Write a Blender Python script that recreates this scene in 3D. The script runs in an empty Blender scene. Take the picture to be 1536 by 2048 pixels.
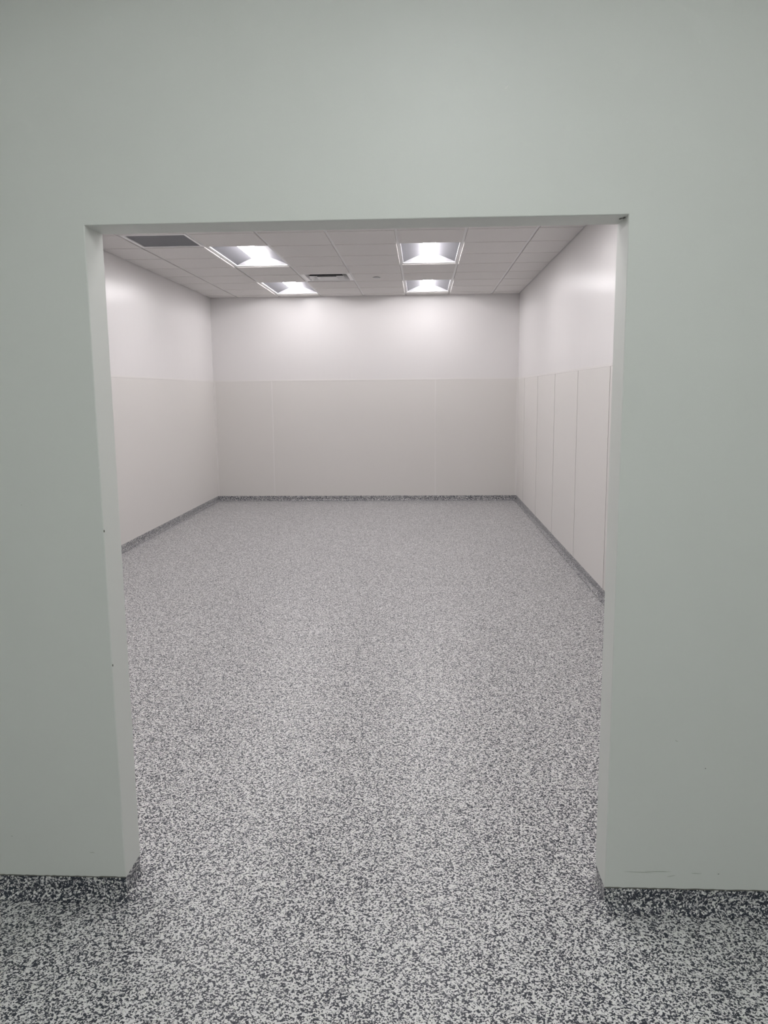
import bpy, bmesh, math, random
from mathutils import Matrix, Vector

random.seed(4)
C = bpy.context.scene.collection
scn = bpy.context.scene

# ------------------------------------------------------------------ camera
FPX = 1561.64
PITCH, YAW, ROLL, CAM_Z = -0.1513, -0.0492, -0.0093, 1.5874
cy, sy, cp, sp = math.cos(YAW), math.sin(YAW), math.cos(PITCH), math.sin(PITCH)
fw = Vector((sy * cp, cy * cp, sp)); rt = Vector((cy, -sy, 0)); up = rt.cross(fw)
cr, sr = math.cos(ROLL), math.sin(ROLL)
rt, up = cr * rt + sr * up, -sr * rt + cr * up
cam = bpy.data.cameras.new('camera')
cam.sensor_fit = 'VERTICAL'; cam.sensor_height = 36.0; cam.sensor_width = 27.0
cam.lens = FPX / 2048 * 36.0
cam.clip_start = 0.02
co = bpy.data.objects.new('camera', cam); C.objects.link(co)
m = Matrix((rt, up, -fw)).transposed().to_4x4(); m.translation = Vector((0, 0, CAM_Z))
co.matrix_world = m
scn.camera = co

# ------------------------------------------------------------------ world, exposure, lamp strengths
w = bpy.data.worlds.new('world'); scn.world = w; w.use_nodes = True
w.node_tree.nodes['Background'].inputs[0].default_value = (0.02, 0.02, 0.02, 1)
w.node_tree.nodes['Background'].inputs[1].default_value = 0.2
vs = scn.view_settings
vs.view_transform = 'Standard'; vs.look = 'None'; vs.gamma = 1; vs.use_curve_mapping = False
vs.exposure = 1.32
ROOM_E, ROOM_COL = 11.0, (1.0, 0.965, 0.975)
HALL_E, HALL_COL = 17.0, (0.97, 1.0, 0.98)

# ------------------------------------------------------------------ dimensions (metres)
H, D, XL, XR = 2.982, 11.554, -3.075, 1.399
WZ, CB = 1.768, 0.0725
F, T, OL, OR, OT = 2.236, 0.129, -0.942, 0.560, 2.058
HX0, HX1, HY0, HH = -2.6, 2.6, -2.6, 2.90      # hallway behind the opening wall
G = 0.6096; GX0, GY0 = -2.661, 7.63            # ceiling grid pitch and anchors

# ------------------------------------------------------------------ materials
def nt(name):
    mt = bpy.data.materials.new(name); mt.use_nodes = True
    n = mt.node_tree.nodes; l = mt.node_tree.links
    return mt, n, l, n['Principled BSDF']

def paint(name, col, rough=0.5, spec=0.5, bump=0.0, bscale=300, wav=0.0, stretch=(1, 1, 1), wscale=1.6, metal=0.0, vary=0.0):
    mt, n, l, b = nt(name)
    b.inputs['Base Color'].default_value = (*col, 1)
    b.inputs['Roughness'].default_value = rough
    b.inputs['Specular IOR Level'].default_value = spec
    b.inputs['Metallic'].default_value = metal
    tc = n.new('ShaderNodeTexCoord')
    if vary:
        v = n.new('ShaderNodeTexNoise'); v.inputs['Scale'].default_value = 1.3; v.inputs['Detail'].default_value = 4
        l.new(tc.outputs['Object'], v.inputs['Vector'])
        mx = n.new('ShaderNodeMix'); mx.data_type = 'RGBA'
        mx.inputs[6].default_value = tuple(c * (1 - vary) for c in col) + (1,)
        mx.inputs[7].default_value = tuple(min(1, c * (1 + vary)) for c in col) + (1,)
        l.new(v.outputs['Fac'], mx.inputs[0]); l.new(mx.outputs[2], b.inputs['Base Color'])
    last = None
    if bump:
        mp = n.new('ShaderNodeMapping'); mp.inputs['Scale'].default_value = stretch
        l.new(tc.outputs['Object'], mp.inputs['Vector'])
        t = n.new('ShaderNodeTexNoise'); t.inputs['Scale'].default_value = bscale; t.inputs['Detail'].default_value = 3
        l.new(mp.outputs[0], t.inputs['Vector'])
        bp = n.new('ShaderNodeBump'); bp.inputs['Strength'].default_value = bump; bp.inputs['Distance'].default_value = 0.001
        l.new(t.outputs['Fac'], bp.inputs['Height']); last = bp
    if wav:
        mp2 = n.new('ShaderNodeMapping'); mp2.inputs['Scale'].default_value = (3, 3, .5)
        l.new(tc.outputs['Object'], mp2.inputs['Vector'])
        t2 = n.new('ShaderNodeTexNoise'); t2.inputs['Scale'].default_value = wscale; t2.inputs['Detail'].default_value = 3
        l.new(mp2.outputs[0], t2.inputs['Vector'])
        b2 = n.new('ShaderNodeBump'); b2.inputs['Strength'].default_value = wav; b2.inputs['Distance'].default_value = 0.01
        l.new(t2.outputs['Fac'], b2.inputs['Height'])
        if last: l.new(last.outputs[0], b2.inputs['Normal'])
        last = b2
    if last: l.new(last.outputs[0], b.inputs['Normal'])
    return mt

def flake(name, d0=.37, d1=.43, d2=.53):
    """Broadcast epoxy: charcoal, grey and white chips a few millimetres wide."""
    mt, n, l, b = nt(name)
    tc = n.new('ShaderNodeTexCoord')
    ns = n.new('ShaderNodeTexNoise'); ns.inputs['Scale'].default_value = 210; ns.inputs['Detail'].default_value = 2
    l.new(tc.outputs['Object'], ns.inputs['Vector'])
    sub = n.new('ShaderNodeVectorMath'); sub.operation = 'MULTIPLY_ADD'
    l.new(ns.outputs['Color'], sub.inputs[0]); sub.inputs[1].default_value = (.010, .010, .010); l.new(tc.outputs['Object'], sub.inputs[2])
    v = n.new('ShaderNodeTexVoronoi'); v.inputs['Scale'].default_value = 225; v.inputs['Randomness'].default_value = 1
    l.new(sub.outputs[0], v.inputs['Vector'])
    bw = n.new('ShaderNodeSeparateColor'); l.new(v.outputs['Color'], bw.inputs[0])
    r = n.new('ShaderNodeValToRGB'); r.color_ramp.interpolation = 'CONSTANT'
    e = r.color_ramp.elements
    e[0].position = 0; e[0].color = (0.022, 0.027, 0.042, 1)
    e[1].position = d0; e[1].color = (0.078, 0.078, 0.095, 1)
    for p_, c_ in ((d1, (0.43, 0.425, 0.44, 1)), (d2, (0.80, 0.79, 0.79, 1)), (0.9, (0.73, 0.735, 0.70, 1))):
        x = e.new(p_); x.color = c_
    l.new(bw.outputs[0], r.inputs[0]); l.new(r.outputs[0], b.inputs['Base Color'])
    b.inputs['Roughness'].default_value = 0.36; b.inputs['Specular IOR Level'].default_value = 0.5
    bp = n.new('ShaderNodeBump'); bp.inputs['Strength'].default_value = .35; bp.inputs['Distance'].default_value = 0.001
    l.new(bw.outputs[1], bp.inputs['Height']); l.new(bp.outputs[0], b.inputs['Normal'])
    return mt

def emit(name, col, s):
    mt, n, l, b = nt(name)
    b.inputs['Base Color'].default_value = (.9, .9, .9, 1)
    b.inputs['Emission Color'].default_value = (*col, 1); b.inputs['Emission Strength'].default_value = s
    return mt

def speckle(name, col, dark, rough):
    mt, n, l, b = nt(name)
    tc = n.new('ShaderNodeTexCoord')
    t = n.new('ShaderNodeTexVoronoi'); t.inputs['Scale'].default_value = 140
    l.new(tc.outputs['Object'], t.inputs['Vector'])
    r = n.new('ShaderNodeValToRGB'); r.color_ramp.elements[0].position = .12; r.color_ramp.elements[1].position = .22
    r.color_ramp.elements[0].color = (*dark, 1); r.color_ramp.elements[1].color = (*col, 1)
    l.new(t.outputs['Distance'], r.inputs[0]); l.new(r.outputs[0], b.inputs['Base Color'])
    b.inputs['Roughness'].default_value = rough
    return mt

M_FLOOR = flake('flake_epoxy')
M_COVE = flake('flake_epoxy_cove', .46, .60, .76)
M_HALL = paint('grey_green_wall_paint', (0.722, 0.744, 0.710), .42, .4, .25, 420, .05, (1, 1, 2.2), 1.2, vary=.012)
M_UPPER = paint('semi_gloss_white_paint', (0.785, 0.767, 0.762), .28, .5, .18, 260, .20, (1, 1, .35), 2.2)
M_FRP = paint('grey_beige_frp_panel', (0.745, 0.725, 0.70), .42, .45, .35, 330, .16, wscale=.9)
M_TRIM = paint('pale_plastic_trim', (0.785, 0.765, 0.745), .35)
M_SEAM = paint('seam_gap', (0.30, 0.28, 0.26), .7)
M_TILE = speckle('mineral_fibre_tile', (0.72, 0.70, 0.685), (0.60, 0.58, 0.57), .9)
M_TEE = paint('white_grid_metal', (0.74, 0.73, 0.73), .4)
M_METAL = paint('white_enamel', (0.80, 0.80, 0.83), .35)
M_REFL = paint('perforated_grey_reflector', (0.155, 0.155, 0.17), .5, .2)
M_ENDP = paint('white_end_plate', (0.50, 0.50, 0.52), .35)
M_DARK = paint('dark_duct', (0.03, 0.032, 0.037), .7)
M_GRILLE = speckle('dark_grey_filter', (0.155, 0.158, 0.175), (0.10, 0.10, 0.115), .6)
M_VENTW = paint('white_vent_enamel', (0.90, 0.89, 0.89), .4)
M_MARK = paint('dark_scuff', (0.16, 0.16, 0.15), .7)
M_LSCUFF = paint('light_scuff', (0.40, 0.42, 0.37), .6)
M_NIB = paint('pale_paint_nib', (0.85, 0.86, 0.83), .5)
M_JOINT = paint('joint_sealant', (0.17, 0.17, 0.15), .8)
M_LENS = emit('room_lens', ROOM_COL, ROOM_E)
M_LENSH = emit('hall_lens', HALL_COL, HALL_E)

# ------------------------------------------------------------------ mesh helpers
def box(bm, x0, x1, y0, y1, z0, z1):
    vs_ = [bm.verts.new(p) for p in ((x0, y0, z0), (x1, y0, z0), (x1, y1, z0), (x0, y1, z0), (x0, y0, z1), (x1, y0, z1), (x1, y1, z1), (x0, y1, z1))]
    for f in ((3, 2, 1, 0), (4, 5, 6, 7), (0, 1, 5, 4), (1, 2, 6, 5), (2, 3, 7, 6), (3, 0, 4, 7)):
        bm.faces.new([vs_[i] for i in f])
    return vs_

def quad(bm, *pts):
    return bm.faces.new([bm.verts.new(p) for p in pts])

def obj(name, bm, mat, parent=None, smooth=False, bevel=0, loc=None):
    bmesh.ops.recalc_face_normals(bm, faces=bm.faces) if bevel is not None else None
    me = bpy.data.meshes.new(name); bm.to_mesh(me); bm.free()
    me.materials.append(mat)
    if smooth:
        for p in me.polygons: p.use_smooth = True
    o = bpy.data.objects.new(name, me); C.objects.link(o)
    if parent is not None: o.parent = parent
    if loc: o.location = loc
    if bevel:
        b = o.modifiers.new('bevel', 'BEVEL'); b.width = bevel; b.segments = 3; b.limit_method = 'ANGLE'; b.angle_limit = math.radians(50)
    return o

def struct(name, bm, mat, label, **k):
    o = obj(name, bm, mat, **k); o['kind'] = 'structure'; o['label'] = label
    o['category'] = name.split('_')[0]
    return o

def boxo(name, b, mat, parent, bevel=0):
    bm = bmesh.new(); box(bm, *b); return obj(name, bm, mat, parent, bevel=bevel)

def thing(name, label, cat, loc, group=None):
    o = bpy.data.objects.new(name, None); C.objects.link(o); o.empty_display_size = .1
    o.location = loc; o['label'] = label; o['category'] = cat
    if group: o['group'] = group
    return o

# ------------------------------------------------------------------ setting
bm = bmesh.new(); box(bm, -4.2, 4.2, HY0 - .12, D + .12, -.12, 0)
struct('floor', bm, M_FLOOR, 'speckled black, grey and white flake epoxy floor running through the opening')

bm = bmesh.new(); box(bm, XL - .12, XL, F + T, D + .12, 0, H + .25)
wl = struct('wall_left', bm, M_UPPER, 'white upper wall on the left side of the empty room')
bm = bmesh.new(); box(bm, XR, XR + .12, F + T, D + .12, 0, H + .25)
wr = struct('wall_right', bm, M_UPPER, 'white upper wall on the right side of the empty room')
bm = bmesh.new(); box(bm, XL, XR, D, D + .12, 0, H + .25)
wb = struct('wall_back', bm, M_UPPER, 'white upper wall at the far end of the empty room')

# wainscot panels: 4 ft sheets with division bars
PT = 0.003
capw = 0.022
right_seams = [D, 10.81, 9.60, 8.375, 7.155, 5.948, 4.729, 3.510, F + T]
for a, b in zip(right_seams[:-1], right_seams[1:]):
    boxo('wainscot_panel', (XR - PT, XR, b + .0035, a - .0035, CB, WZ), M_FRP, wr)
for yy in right_seams[1:-1]:
    boxo('seam', (XR - .0015, XR, yy - .0035, yy + .0035, CB, WZ), M_SEAM, wr)
    boxo('division_bar', (XR - .0055, XR - PT, yy + .0035, yy + .030, CB, WZ), M_FRP, wr)
boxo('cap_trim', (XR - .005, XR, F + T, D, WZ, WZ + capw), M_TRIM, wr, .0012)
boxo('wainscot_panel', (XL, XL + PT, F + T, D, CB, WZ), M_FRP, wl)
boxo('cap_trim', (XL, XL + .005, F + T, D, WZ, WZ + capw), M_TRIM, wl, .0012)
bs = [XL, -2.209, 0.197, XR]
for a, b in zip(bs[:-1], bs[1:]):
    boxo('wainscot_panel', (a, b, D - PT, D, CB, WZ), M_FRP, wb)
for xx in bs[1:-1]:
    boxo('division_bar', (xx - .009, xx + .009, D - .0065, D - PT, CB, WZ), M_TRIM, wb, .001)
boxo('cap_trim', (XL, XR, D - .005, D, WZ, WZ + capw), M_TRIM, wb, .0012)
# inside corner mouldings
for s, x in ((1, XL), (-1, XR)):
    bm = bmesh.new()
    box(bm, min(x, x + s * .028), max(x, x + s * .028), D - .008, D, CB, WZ)
    box(bm, min(x, x + s * .008), max(x, x + s * .008), D - .030, D - .008, CB, WZ)
    obj('corner_trim', bm, M_TRIM, wb)

# opening wall: jambs and header in one slab
bm = bmesh.new()
out = [(-2.6 - .1, CB), (OL, CB), (OL, OT), (OR, OT), (OR, CB), (2.7, CB), (2.7, H + .25), (-2.7 - .5, H + .25), (-3.2, CB)]
out = [(-3.2, CB), (OL, CB), (OL, OT), (OR, OT), (OR, CB), (2.7, CB), (2.7, H + .25), (-3.2, H + .25)]
f0 = bm.faces.new([bm.verts.new((x, F, z)) for x, z in out])
ex = bmesh.ops.extrude_face_region(bm, geom=[f0])
for v in ex['geom']:
    if isinstance(v, bmesh.types.BMVert): v.co.y += T
bmesh.ops.recalc_face_normals(bm, faces=bm.faces)
ed = []
for e_ in bm.edges:
    a, b = e_.verts
    inopen = all(OL - .001 <= v.co.x <= OR + .001 and v.co.z <= OT + .001 for v in (a, b))
    if inopen and abs(a.co.y - b.co.y) < 1e-4 and not (abs(a.co.z - CB) < 1e-4 and abs(b.co.z - CB) < 1e-4): ed.append(e_)
bmesh.ops.bevel(bm, geom=ed, offset=.004, segments=4, affect='EDGES', profile=.5)
wf = struct('wall_front', bm, M_HALL, 'pale grey-green painted wall around the wide doorless opening', bevel=None)
for p in wf.data.polygons: p.use_smooth = True
wf.modifiers.new('weighted', 'WEIGHTED_NORMAL').keep_sharp = True
ang = wf.data
try: ang.set_sharp_from_angle(angle=math.radians(40))
except Exception: pass

# small marks on the opening wall (each with its own shape)
def blob(name, cx, cz, rx, rz, mat, th=.0008, n=11, wob=.35, rot=0):
    bm = bmesh.new(); top = []; bot = []
    for i in range(n):
        a = 2 * math.pi * i / n; k = 1 + random.uniform(-wob, wob)
        dx, dz = rx * k * math.cos(a), rz * k * math.sin(a)
        dx, dz = dx * math.cos(rot) - dz * math.sin(rot), dx * math.sin(rot) + dz * math.cos(rot)
        top.append(bm.verts.new((cx + dx * .8, F - th, cz + dz * .8))); bot.append(bm.verts.new((cx + dx, F, cz + dz)))
    bm.faces.new(top)
    for i in range(n): bm.faces.new((top[i], top[(i + 1) % n], bot[(i + 1) % n], bot[i]))
    return obj(name, bm, mat, wf)

def pix(x, y, plane_y=F):
    d = (x - 768) / FPX * rt + (1024 - y) / FPX * up + fw
    t = plane_y / d.y
    return (d.x * t, CAM_Z + d.z * t)
for (x, y, rx, rz, mt, rot) in ((1015, 173, .0012, .005, M_NIB, -.9), (1012, 177, .0035, .0012, M_NIB, 0),
                                (1353, 1482, .004, .0009, M_LSCUFF, -.5), (1411, 1537, .0014, .0014, M_MARK, 0),
                                (184, 1705, .008, .0007, M_LSCUFF, 0), (24, 1672, .0012, .0012, M_MARK, 0),
                                (1312, 1743, .045, .0009, M_LSCUFF, .02), (1275, 1744, .035, .0007, M_LSCUFF, -.03),
                                (1343, 1752, .012, .0008, M_LSCUFF, .25), (1392, 1747, .02, .0006, M_LSCUFF, 0),
                                (1437, 1748, .003, .0009, M_MARK, 0), (43, 1010, .0012, .0012, M_LSCUFF, 0),
                                (198, 935, .0035, .001, M_NIB, 1.2)):
    px_, pz_ = pix(x, y); blob('scuff_mark', px_, pz_, rx, rz, mt, rot=rot)
# rough dark flaw in the upper right corner of the opening
for (dx, dy, dz_, rx, ry, rz) in ((.010, .050, .0, .004, .010, .0016), (.004, .038, .001, .0035, .012, .0012)):
    bm = bmesh.new(); bmesh.ops.create_icosphere(bm, subdivisions=2, radius=1)
    for v in bm.verts: v.co = Vector((OR - dx + v.co.x * rx, F + dy + v.co.y * ry, OT - dz_ + v.co.z * rz))
    obj('corner_chip', bm, M_MARK, wf, smooth=True)
# chips on the left jamb edge
for zz in (0.775, 1.19):
    bm = bmesh.new(); bmesh.ops.create_icosphere(bm, subdivisions=2, radius=1)
    for v in bm.verts: v.co = Vector((OL + .0005 + v.co.x * .0018, F + .002 + v.co.y * .0018, zz + v.co.z * .004))
    obj('edge_chip', bm, M_JOINT, wf, smooth=True)
# thin dark joint line under the wall above the cove base
for x0, x1 in ((-2.6, OL - .0015), (OR + .0015, 2.6)):
    bm = bmesh.new(); n = 150; r0 = []
    for i in range(n + 1):
        x = x0 + (x1 - x0) * i / n
        h_ = .0012 + .0022 * random.random()
        r0.append([bm.verts.new(p) for p in ((x, F - .0015, CB - .0005), (x, F - .0015, CB + h_), (x, F + .0005, CB + h_), (x, F + .0005, CB - .0005))])
    for a, b in zip(r0[:-1], r0[1:]):
        for k in range(4): bm.faces.new((a[k], a[(k + 1) % 4], b[(k + 1) % 4], b[k]))
    obj('joint_line', bm, M_JOINT, wf)

# cove bases ------------------------------------------------------------
R_ = .032
PROF = [(-.004, CB), (-.004, CB - .001), (-.001, CB - .004)] + [(-.001 + R_ * (1 - math.cos(math.pi / 2 * t)), .001 + R_ * (1 - math.sin(math.pi / 2 * t))) for t in [i / 8 for i in range(9)]]
def cove_ring(name, x0, x1, y0, y1, label):
    bm = bmesh.new(); rings = []
    for o_, z in PROF:
        cs = .006
        pts = []
        for (cx_, cy_, a0) in ((x1, y1, 0), (x0, y1, 90), (x0, y0, 180), (x1, y0, 270)):
            r = max(.001, cs + o_)
            bx = cx_ + (-cs if cx_ == x1 else cs); by = cy_ + (-cs if cy_ == y1 else cs)
            for k in range(5):
                a = math.radians(a0 + 90 * k / 4); pts.append((bx + r * math.cos(a), by + r * math.sin(a), z))
        rings.append([bm.verts.new(p) for p in pts])
    for A, B in zip(rings[:-1], rings[1:]):
        n = len(A)
        for i in range(n): bm.faces.new((A[i], A[(i + 1) % n], B[(i + 1) % n], B[i]))
    bm.faces.new(rings[0])
    return struct(name, bm, M_COVE, label, smooth=True)
cove_ring('baseboard_front_left', -3.2, OL, F, F + T, 'speckled flake cove base under the wall left of the opening')
cove_ring('baseboard_front_right', OR, 2.7, F, F + T, 'speckled flake cove base under the wall right of the opening')

def cove_run(name, p0, p1, nrm, label):
    bm = bmesh.new(); L = []
    for p in (p0, p1):
        row = [bm.verts.new((p[0], p[1], CB))]
        for o_, z in PROF:
            row.append(bm.verts.new((p[0] + nrm[0] * (o_ + .008), p[1] + nrm[1] * (o_ + .008), z)))
        row.append(bm.verts.new((p[0], p[1], 0.001)))
        L.append(row)
    for i in range(len(L[0]) - 1): bm.faces.new((L[0][i], L[1][i], L[1][i + 1], L[0][i + 1]))
    return struct(name, bm, M_COVE, label, smooth=True)
cove_run('baseboard_back', (XL, D), (XR, D), (0, -1), 'speckled flake cove base along the far wall')
cove_run('baseboard_left', (XL, F + T), (XL, D), (1, 0), 'speckled flake cove base along the left room wall')
cove_run('baseboard_right', (XR, D), (XR, F + T), (-1, 0), 'speckled flake cove base along the right room wall')

# hallway shell on the photographer's side
bm = bmesh.new(); box(bm, HX0 - .1, HX0, HY0, F, 0, HH); struct('wall_hall_left', bm, M_HALL, 'grey-green wall at the left end of the near space')
bm = bmesh.new(); box(bm, HX1, HX1 + .1, HY0, F, 0, HH); struct('wall_hall_right', bm, M_HALL, 'grey-green wall at the right end of the near space')
bm = bmesh.new(); box(bm, HX0 - .1, HX1 + .1, HY0 - .1, HY0, 0, HH); struct('wall_hall_back', bm, M_HALL, 'grey-green wall behind the camera')

# ------------------------------------------------------------------ suspended ceiling
lines_x = [XL] + [GX0 + G * i for i in range(7)] + [XR]
lines_y = [GY0 + G * k for k in range(-8, 7)]
lines_y = [F + T] + [y for y in lines_y if y > F + T + .05] + [D]
LIGHT_X = (GX0 + G, GX0 + 4 * G)            # left edge of each fixture
LIGHT_Y = (GY0 + 4 * G, GY0, GY0 - 4 * G, GY0 - 8 * G)
holes = set()
def near(a, b): return abs(a - b) < .03
VENT = (GX0, GY0 - G); DIFF = (GX0 + 2 * G, GY0 + 3 * G)
bm = bmesh.new(); dz = .010
for xa, xb in zip(lines_x[:-1], lines_x[1:]):
    for ya, yb in zip(lines_y[:-1], lines_y[1:]):
        skip = any(near(xa, lx) and ly - .02 < ya < ly + 2 * G - .1 for lx in LIGHT_X for ly in LIGHT_Y)
        skip = skip or (near(xa, VENT[0]) and near(ya, VENT[1])) or (near(xa, DIFF[0]) and near(ya, DIFF[1]))
        if skip: continue
        g0 = .0135
        ex0 = g0 if xa != XL else .012; ex1 = g0 if xb != XR else .012
        ey0 = g0 if ya != F + T else .012; ey1 = g0 if yb != D else .012
        # tegular tile: face hangs just below the grid, with a small chamfer
        c_ = .0025
        x0, x1, y0, y1 = xa + ex0, xb - ex1, ya + ey0, yb - ey1
        top = [bm.verts.new(p) for p in ((x0, y0, H + .012), (x1, y0, H + .012), (x1, y1, H + .012), (x0, y1, H + .012))]
        mid = [bm.verts.new(p) for p in ((x0, y0, H - dz + c_), (x1, y0, H - dz + c_), (x1, y1, H - dz + c_), (x0, y1, H - dz + c_))]
        lo = [bm.verts.new(p) for p in ((x0 + c_, y0 + c_, H - dz), (x1 - c_, y0 + c_, H - dz), (x1 - c_, y1 - c_, H - dz), (x0 + c_, y1 - c_, H - dz))]
        bm.faces.new(top); bm.faces.new(lo)
        for A, B in ((top, mid), (mid, lo)):
            for i in range(4): bm.faces.new((A[i], A[(i + 1) % 4], B[(i + 1) % 4], B[i]))
ceil = struct('ceiling', bm, M_TILE, 'suspended ceiling of square pale tiles in a white metal grid')
bm = bmesh.new()
for x in lines_x[1:-1]: box(bm, x - .012, x + .012, F + T, D, H, H + .002); box(bm, x - .001, x + .001, F + T, D, H + .002, H + .035)
for y in lines_y[1:-1]:
    for xa, xb in zip(lines_x[:-1], lines_x[1:]):
        if any(near(xa, lx) and ly + .1 < y < ly + 2 * G - .1 for lx in LIGHT_X for ly in LIGHT_Y): continue
        box(bm, xa + (.012 if xa != XL else 0), xb - (.012 if xb != XR else 0), y - .012, y + .012, H + .0001, H + .0021)
obj('ceiling_grid', bm, M_TEE, ceil)
bm = bmesh.new()
box(bm, XL, XL + .02, F + T, D, H, H + .002); box(bm, XR - .02, XR, F + T, D, H, H + .002)
box(bm, XL + .02, XR - .02, D - .02, D, H, H + .002); box(bm, XL + .02, XR - .02, F + T, F + T + .02, H, H + .002)
obj('wall_angle', bm, M_TEE, ceil)
bm = bmesh.new(); box(bm, XL - .12, XR + .12, F + T, D + .12, H + .25, H + .30)
obj('deck', bm, M_DARK, ceil)
bm = bmesh.new(); box(bm, HX0, HX1, HY0, F, HH, HH + .1)
hc = struct('ceiling_hall', bm, M_TILE, 'pale ceiling over the near space')

# ------------------------------------------------------------------ troffers
def make_troffer(name, label, loc, lensmat, group, w_=G - .026, l_=2 * G - .026):
    """Recessed volumetric fixture: flange, two sloping reflectors, two end plates, half-round lens.
    Origin at the corner of its grid opening, underside of the grid."""
    t = thing(name, label, 'ceiling light', loc, group)
    x0, y0 = .013, .013; x1, y1 = x0 + w_, y0 + l_; fl = .012; d = .082
    xm = (x0 + x1) / 2; lr = .064; ins = .055
    bm = bmesh.new()
    box(bm, x0, x1, y0, y0 + fl, .0022, .010); box(bm, x0, x1, y1 - fl, y1, .0022, .010)
    box(bm, x0, x0 + fl, y0 + fl, y1 - fl, .0022, .010); box(bm, x1 - fl, x1, y0 + fl, y1 - fl, .0022, .010)
    obj('frame', bm, M_METAL, t)
    bm = bmesh.new(); box(bm, x0, x1, y0, y1, d + .012, d + .02)      # housing back
    obj('housing', bm, M_METAL, t)
    # curved reflector wings, outer edge low, inner edge high
    for s in (-1, 1):
        bm = bmesh.new(); xo = x0 + fl if s < 0 else x1 - fl; xi = xm + s * (lr - .004); N = 8; rows = []
        for i in range(N + 1):
            u = i / N; z = .010 + (d - .010) * (1 - (1 - u) ** 1.35); x = xo + (xi - xo) * u; k = ins * u
            rows.append((bm.verts.new((x, y0 + fl + k, z)), bm.verts.new((x, y1 - fl - k, z)),
                         bm.verts.new((x, y1 - fl - k, z + .002)), bm.verts.new((x, y0 + fl + k, z + .002))))
        for a, b in zip(rows[:-1], rows[1:]):
            for k in range(4): bm.faces.new((a[k], a[(k + 1) % 4], b[(k + 1) % 4], b[k]))
        bm.faces.new(rows[0]); bm.faces.new(rows[-1])
        obj('reflector', bm, M_REFL, t)
    # sloping triangular end plates
    for ye, s in ((y0 + fl, 1), (y1 - fl, -1)):
        bm = bmesh.new(); prof = []
        N = 8
        for i in range(N + 1):
            u = i / N; prof.append((x0 + fl + (xm - lr - x0 - fl) * u, ye + s * ins * u, .010 + (d - .010) * (1 - (1 - u) ** 1.35)))
        prof += [(2 * xm - a, b, c) for a, b, c in reversed(prof)]
        base = [(p[0], ye, .010) for p in prof]
        for i in range(len(prof) - 1):
            pts = [prof[i], prof[i + 1], base[i + 1], base[i]]
            if i == 0: pts = pts[:3]
            if i == len(prof) - 2: pts = [prof[i], prof[i + 1], base[i]]
            f_ = quad(bm, *pts)
        bmesh.ops.remove_doubles(bm, verts=bm.verts, dist=1e-5)
        o = obj('end_plate', bm, M_ENDP, t)
        so = o.modifiers.new('solid', 'SOLIDIFY'); so.thickness = .0015; so.offset = 0
    # half-round lens
    bm = bmesh.new(); N = 10; A = []; yl0, yl1 = y0 + fl + .004, y1 - fl - .004
    for i in range(N + 1):
        a = math.pi * i / N
        A.append((bm.verts.new((xm - lr * math.cos(a), yl0, d - .002 - .070 * math.sin(a))),
                  bm.verts.new((xm - lr * math.cos(a), yl1, d - .002 - .070 * math.sin(a)))))
    for a, b in zip(A[:-1], A[1:]): bm.faces.new((a[0], b[0], b[1], a[1]))
    bm.faces.new([a[0] for a in A]); bm.faces.new([a[1] for a in A])
    obj('lens', bm, lensmat, t)
    return t

def dup(root, loc, label, group=None):
    r = root.copy(); C.objects.link(r); r.location = loc; r['label'] = label
    if group: r['group'] = group
    for ch in list(root.children):
        c = ch.copy(); C.objects.link(c); c.parent = r
    return r
grp = 'recessed troffer lights in the room ceiling'
first = make_troffer('ceiling_light', 'lit recessed troffer on the left, nearer the opening, beside the dark return grille', (LIGHT_X[0], LIGHT_Y[1], H), M_LENS, grp)
bpy.context.view_layer.update()
dup(first, (LIGHT_X[0], LIGHT_Y[0], H), 'lit recessed troffer on the left by the far wall, beside the white air diffuser')
dup(first, (LIGHT_X[1], LIGHT_Y[1], H), 'lit recessed troffer on the right, nearer the opening, largest of the right pair')
dup(first, (LIGHT_X[1], LIGHT_Y[0], H), 'lit recessed troffer on the right, nearest the far wall')
hid = (('left', 'in the second row behind the opening'), ('right', 'in the second row behind the opening'), ('left', 'right behind the opening header'), ('right', 'right behind the opening header'))
for (sd, rw), (lx, ly) in zip(hid, ((LIGHT_X[0], LIGHT_Y[2]), (LIGHT_X[1], LIGHT_Y[2]), (LIGHT_X[0], LIGHT_Y[3]), (LIGHT_X[1], LIGHT_Y[3]))):
    dup(first, (lx, ly, H), 'lit troffer on the %s, %s' % (sd, rw))
# the near space's own fixture, surface level with its ceiling
HLX, HLY = -0.2, 0.05
make_troffer('ceiling_light', 'lit troffer on the near ceiling just before the opening, out of view', (HLX, HLY, HH - .096), M_LENSH, 'near space lights')
make_troffer('ceiling_light', 'added fill troffer on the near ceiling behind the camera, out of view', (HLX, HLY - 2.44, HH - .096), M_LENSH, 'near space lights')  # unseen fixture added as fill light for the lower opening wall

# ------------------------------------------------------------------ return air grille
t = thing('return_grille', 'dark grey square return grille in a pale frame in the ceiling left of the lights', 'air vent', (VENT[0], VENT[1], H))
bm = bmesh.new(); a, b = .013, G - .013
for i, (p, q) in enumerate((((a, b), (a, a + .022)), ((a, b), (b - .022, b)), ((a, a + .022), (a + .022, b - .022)), ((b - .022, b), (a + .022, b - .022)))):
    box(bm, p[0], p[1], q[0], q[1], -.008, .012)
obj('frame', bm, M_VENTW, t, bevel=.001)
bm = bmesh.new(); box(bm, a + .022, b - .022, a + .022, b - .022, .001, .006)
obj('filter_panel', bm, M_GRILLE, t)

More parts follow.
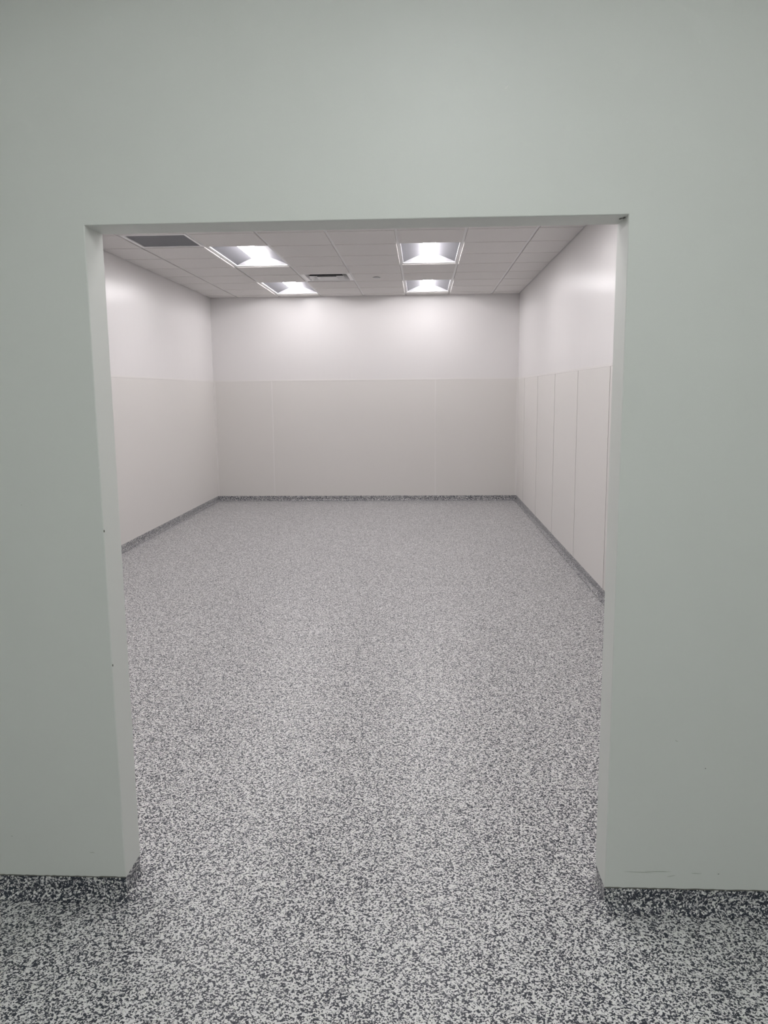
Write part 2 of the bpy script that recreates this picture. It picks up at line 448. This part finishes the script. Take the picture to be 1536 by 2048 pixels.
# ------------------------------------------------------------------ supply diffuser: nested square cones
t = thing('ceiling_diffuser', 'white square louvred air diffuser in the ceiling between the light rows', 'air vent', (DIFF[0], DIFF[1], H))
def ring(bm, h0, z0, h1, z1, c=G / 2, th=.002):
    def sq(h, z): return [bm.verts.new((c + sx * h, c + sy_ * h, z)) for sx, sy_ in ((-1, -1), (1, -1), (1, 1), (-1, 1))]
    A, B, B2, A2 = sq(h0, z0), sq(h1, z1), sq(h1, z1 + th), sq(h0, z0 + th)
    for P, Q in ((A, B), (B, B2), (B2, A2), (A2, A)):
        for i in range(4): bm.faces.new((P[i], P[(i + 1) % 4], Q[(i + 1) % 4], Q[i]))
o_ = G / 2 - .013
bm = bmesh.new(); ring(bm, o_, -.001, .252, -.001); obj('face_plate', bm, M_VENTW, t)
bm = bmesh.new(); ring(bm, .252, -.001, .205, .062); obj('outer_cone', bm, M_VENTW, t)
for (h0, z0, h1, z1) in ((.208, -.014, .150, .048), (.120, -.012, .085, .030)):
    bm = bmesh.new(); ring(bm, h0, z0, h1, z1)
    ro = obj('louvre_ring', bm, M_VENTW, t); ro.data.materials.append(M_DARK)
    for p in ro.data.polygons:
        if 8 <= p.index < 12: p.material_index = 1      # upper faces coloured dark to paint in the shade of the slot
bm = bmesh.new(); box(bm, G / 2 - .08, G / 2 + .08, G / 2 - .08, G / 2 + .08, .024, .026); obj('centre_plate', bm, M_VENTW, t)
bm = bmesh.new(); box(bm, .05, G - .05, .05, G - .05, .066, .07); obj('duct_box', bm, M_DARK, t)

# ------------------------------------------------------------------ concealed sprinkler
t = thing('sprinkler', 'small round white concealed sprinkler cover on the ceiling tile right of the diffuser', 'sprinkler', (-.543, 9.75, H - dz))
def lathe(prof, n=32):
    bm = bmesh.new(); R = []
    for r, z in prof: R.append([bm.verts.new((r * math.cos(2 * math.pi * i / n), r * math.sin(2 * math.pi * i / n), z)) for i in range(n)])
    for A, B in zip(R[:-1], R[1:]):
        for i in range(n): bm.faces.new((A[i], A[(i + 1) % n], B[(i + 1) % n], B[i]))
    bm.faces.new(R[0]); bm.faces.new(R[-1]); return bm
obj('cover_plate', lathe([(.046, -.004), (.046, -.0065), (.042, -.0085), (.02, -.010), (.001, -.0105)]), M_ENDP, t, smooth=True)
obj('cup', lathe([(.034, 0), (.034, -.004)]), M_DARK, t)
